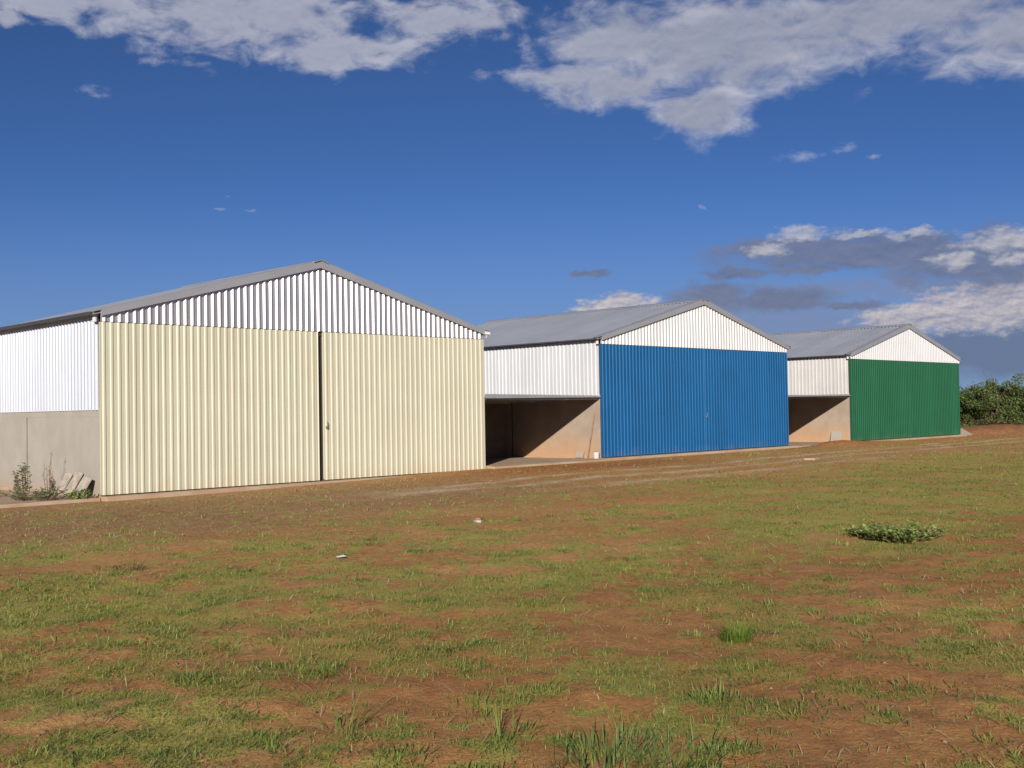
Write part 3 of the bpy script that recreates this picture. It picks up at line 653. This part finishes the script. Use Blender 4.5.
def leafy(name, label, loc, stems, h, spread, nleaf, size, m, cat='weed', group=None, sm='weedg', lean=.5):
    random.seed(round(loc[0]*100)+7*round(loc[1]*100))
    t = thing(name, label, cat, loc, group)
    V, F, T = [], [], []; b = MB()
    for s in range(stems):
        a = random.uniform(0, 6.283); q = spread*math.sqrt(random.random())
        p0 = Vector((q*math.cos(a)*.55, q*math.sin(a)*.55, -.02)); hh = h*random.uniform(.55, 1.1)
        p1 = p0+Vector((q*math.cos(a)*lean*1.4+random.gauss(0, .04), q*math.sin(a)*lean*1.4+random.gauss(0, .04), hh))
        pm = (p0+p1)/2+Vector((random.gauss(0, .03), random.gauss(0, .03), hh*.08))
        b.tube([p0, pm, p1], [.008, .006, .003], 5)
        for l in range(nleaf):
            u = random.uniform(.2, 1.0); p = p0.lerp(pm, u*2) if u < .5 else pm.lerp(p1, u*2-1)
            aa = random.uniform(0, 6.283); d = Vector((math.cos(aa), math.sin(aa), random.uniform(-.3, .9))).normalized()
            sd = d.cross(Vector((random.gauss(0, .3), random.gauss(0, .3), 1))).normalized(); L_ = size*random.uniform(.6, 1.3); w = L_*.30
            k = len(V); up = sd.cross(d)*(-.12*L_)
            V += [p, p+d*L_*.5+sd*w+up, p+d*L_, p+d*L_*.5-sd*w+up]; F.append((k, k+1, k+2)); F.append((k, k+2, k+3)); T += [random.random()]*4
    b.build('stem', M['bark'] if sm == 'bark' else M['dead'], t)
    trimesh('foliage', np.array([tuple(v) for v in V]), np.array(F), np.array(T), m, t)
    return t
zc = float(gz(2.3, -17.2))
leafy('weed', 'wide leafy green weed sprawling in the grass on the right of the field', (2.35, -17.15, zc), 84, .21, .46, 26, .05, M['weed'])
leafy('weed', 'smaller leafy weed behind the left end of the sprawling one', (2.45, -16.65, float(gz(2.45, -16.65))), 18, .16, .30, 26, .05, M['weed'])
leafy('weed', 'low bushy weeds at the far left against the concrete wall', (-1.95, 2.3, -.11), 30, .30, .60, 20, .07, M['weedg'])
leafy('weed', 'tall green weed with a broad pale top in front of the concrete wall', (-.95, 1.75, -.11), 10, .72, .22, 24, .085, M['weedg'], lean=.25)
leafy('weed', 'spreading low weed along the slab edge in front of the concrete wall', (-1.15, .65, -.11), 40, .27, .75, 22, .065, M['weedg'])
leafy('weed', 'small dark green weed below the leaning boards', (-.55, -.05, -.11), 10, .22, .20, 22, .07, M['weed'])
leafy('dry_weed', 'thin dry grey weed standing next to the leaning boards', (-.50, 1.55, -.11), 7, .95, .16, 9, .05, M['scrub'], 'dry weed', lean=.3)

# red bank and bushes on the right ---------------------------------------
def bank():
    n, k = 90, 9; a0, a1 = np.array((45.2, 3.6)), np.array((60.5, -13.5)); d = (a1-a0); ln = np.hypot(*d); d /= ln; nn = np.array((-d[1], d[0]))
    if nn[0] < 0: nn = -nn
    tt = np.linspace(0, 1, n); ww = np.linspace(-1, 1, k)
    X = a0[0]+d[0]*ln*tt[:, None]+nn[0]*ww[None]*1.5; Y = a0[1]+d[1]*ln*tt[:, None]+nn[1]*ww[None]*1.5
    prof = np.clip(1-ww**2, 0, 1)[None]**.8
    Z = -.12+prof*(.40+.30*fbm(X, Y, .5, 4, .6, 3))*np.clip(np.minimum(tt*9+.25, (1-tt)*9+.0), 0, 1)[:, None]
    o = grid_mesh('earth_bank', X, Y, Z, M['earth'], {}); tag(o, kind='structure')
bank()
def bush(name, label, loc, h, r, nleaf, m, lo=.28, size=.105, cat='tree', dead=0.0):
    t = thing(name, label, cat, loc, 'bushy trees behind the red bank'); random.seed(round(loc[0]*100)+3*round(loc[1]*100))
    b = MB(); blobs = []
    for s in range(random.randint(3, 5)):
        a = random.uniform(0, 6.283); p = Vector((random.gauss(0, .12), random.gauss(0, .12), -.1)); pts = [p]; R = [.09*random.uniform(.7, 1.2)]
        d = Vector((math.cos(a)*.55, math.sin(a)*.55, 1)).normalized()
        for q in range(5):
            d = (d+Vector((random.gauss(0, .25), random.gauss(0, .25), random.gauss(.05, .12)))).normalized()
            p = p+d*h*.135; pts.append(p); R.append(R[-1]*.78)
            if q > 0:
                for z in range(2):
                    dd = (d*.5+Vector((random.gauss(0, .7), random.gauss(0, .7), random.gauss(.1, .35)))).normalized(); e = p+dd*r*random.uniform(.4, .85)
                    b.tube([p, (p+e)/2+Vector((0, 0, .06)), e], [R[-1]*.6, R[-1]*.4, .008], 5); blobs.append((e, r*random.uniform(.16, .34)))
        b.tube(pts, R, 7)
    b.build('trunk', M['bark'], t)
    blobs = [(c if c.z < h*.9 else Vector((c.x, c.y, h*random.uniform(.6, .85))), q) for c, q in blobs]
    for q in range(46):
        a = random.uniform(0, 6.283); u = math.sqrt(random.random()); blobs.append((Vector((r*u*math.cos(a), r*u*math.sin(a), h*random.uniform(.08, .92-.38*u*u))), r*random.uniform(.14, .30)))
    nleaf = int(nleaf*1.5); nb = len(blobs); idx = RNG.integers(0, nb, nleaf)
    C = np.array([tuple(c) for c, _ in blobs])[idx]; Rr = np.array([q for _, q in blobs])[idx]
    D = RNG.normal(0, 1, (nleaf, 3)); D /= np.linalg.norm(D, axis=1)[:, None]
    P = C+D*(Rr*RNG.random(nleaf)**.4)[:, None]*np.array([1, 1, .75]); P[:, 2] = np.maximum(P[:, 2], .12)
    U = RNG.normal(0, 1, (nleaf, 3)); U /= np.linalg.norm(U, axis=1)[:, None]
    Vv = np.cross(U, RNG.normal(0, 1, (nleaf, 3))); Vv /= np.linalg.norm(Vv, axis=1)[:, None]
    s = size*RNG.uniform(.5, 1.3, nleaf)[:, None]
    V = np.stack([P-U*s*.6, P+Vv*s*.32, P+U*s*.6, P-Vv*s*.32], 1).reshape(-1, 3)
    k = (np.arange(nleaf)*4)[:, None]; F = np.concatenate([k+np.array([[0, 1, 2]]), k+np.array([[0, 2, 3]])], 1).reshape(-1, 3)
    bt = RNG.normal(0, .13, nb)[idx]
    tint = np.clip(.45+bt+RNG.normal(0, .2, nleaf), 0, 1)
    trimesh('crown', V, F, np.repeat(tint, 4), m, t)
# (behind the bank, left to right as seen from the field)
for a_ in ((51.2, 6.2, 2.5, 1.6, 6000, 'tree1', 'dark bushy tree right beside the green hangar corner'),
           (54.6, 4.9, 2.75, 1.8, 7500, 'tree1', 'dense dark tree second from the green hangar behind the bank'),
           (56.2, 2.6, 3.5, 2.1, 10500, 'tree2', 'tallest bushy tree with a pale green top behind the red bank'),
           (57.5, .2, 3.0, 2.0, 9000, 'tree1', 'rounded green tree right of the tallest one behind the bank'),
           (58.4, -2.6, 3.4, 2.1, 9500, 'tree2', 'pale green tree at the right edge behind the bank'),
           (61.5, -6.0, 3.0, 2.2, 7000, 'tree1', 'dark tree just beyond the pale one at the right edge'),
           (57.5, 6.6, 2.6, 2.4, 8000, 'tree1', 'dark tree in the second row behind the bank'),
           (60.5, 2.6, 2.9, 2.5, 8000, 'tree1', 'tree in the second row behind the tallest one')):
    bush('bushy_tree', a_[6], (a_[0], a_[1], float(gz(a_[0], a_[1]))), a_[2], a_[3], a_[4], M[a_[5]], lo=.2)
for (x, y, lab) in ((50.2, 3.3, 'dry brown scrub at the foot of the bank next to the green hangar'), (52.9, 1.6, 'dry brown scrub under the tallest tree behind the bank')):
    leafy('dry_shrub', lab, (x, y, float(gz(x, y))), 30, .8, 1.0, 40, .12, M['scrub'], 'shrub', sm='bark')
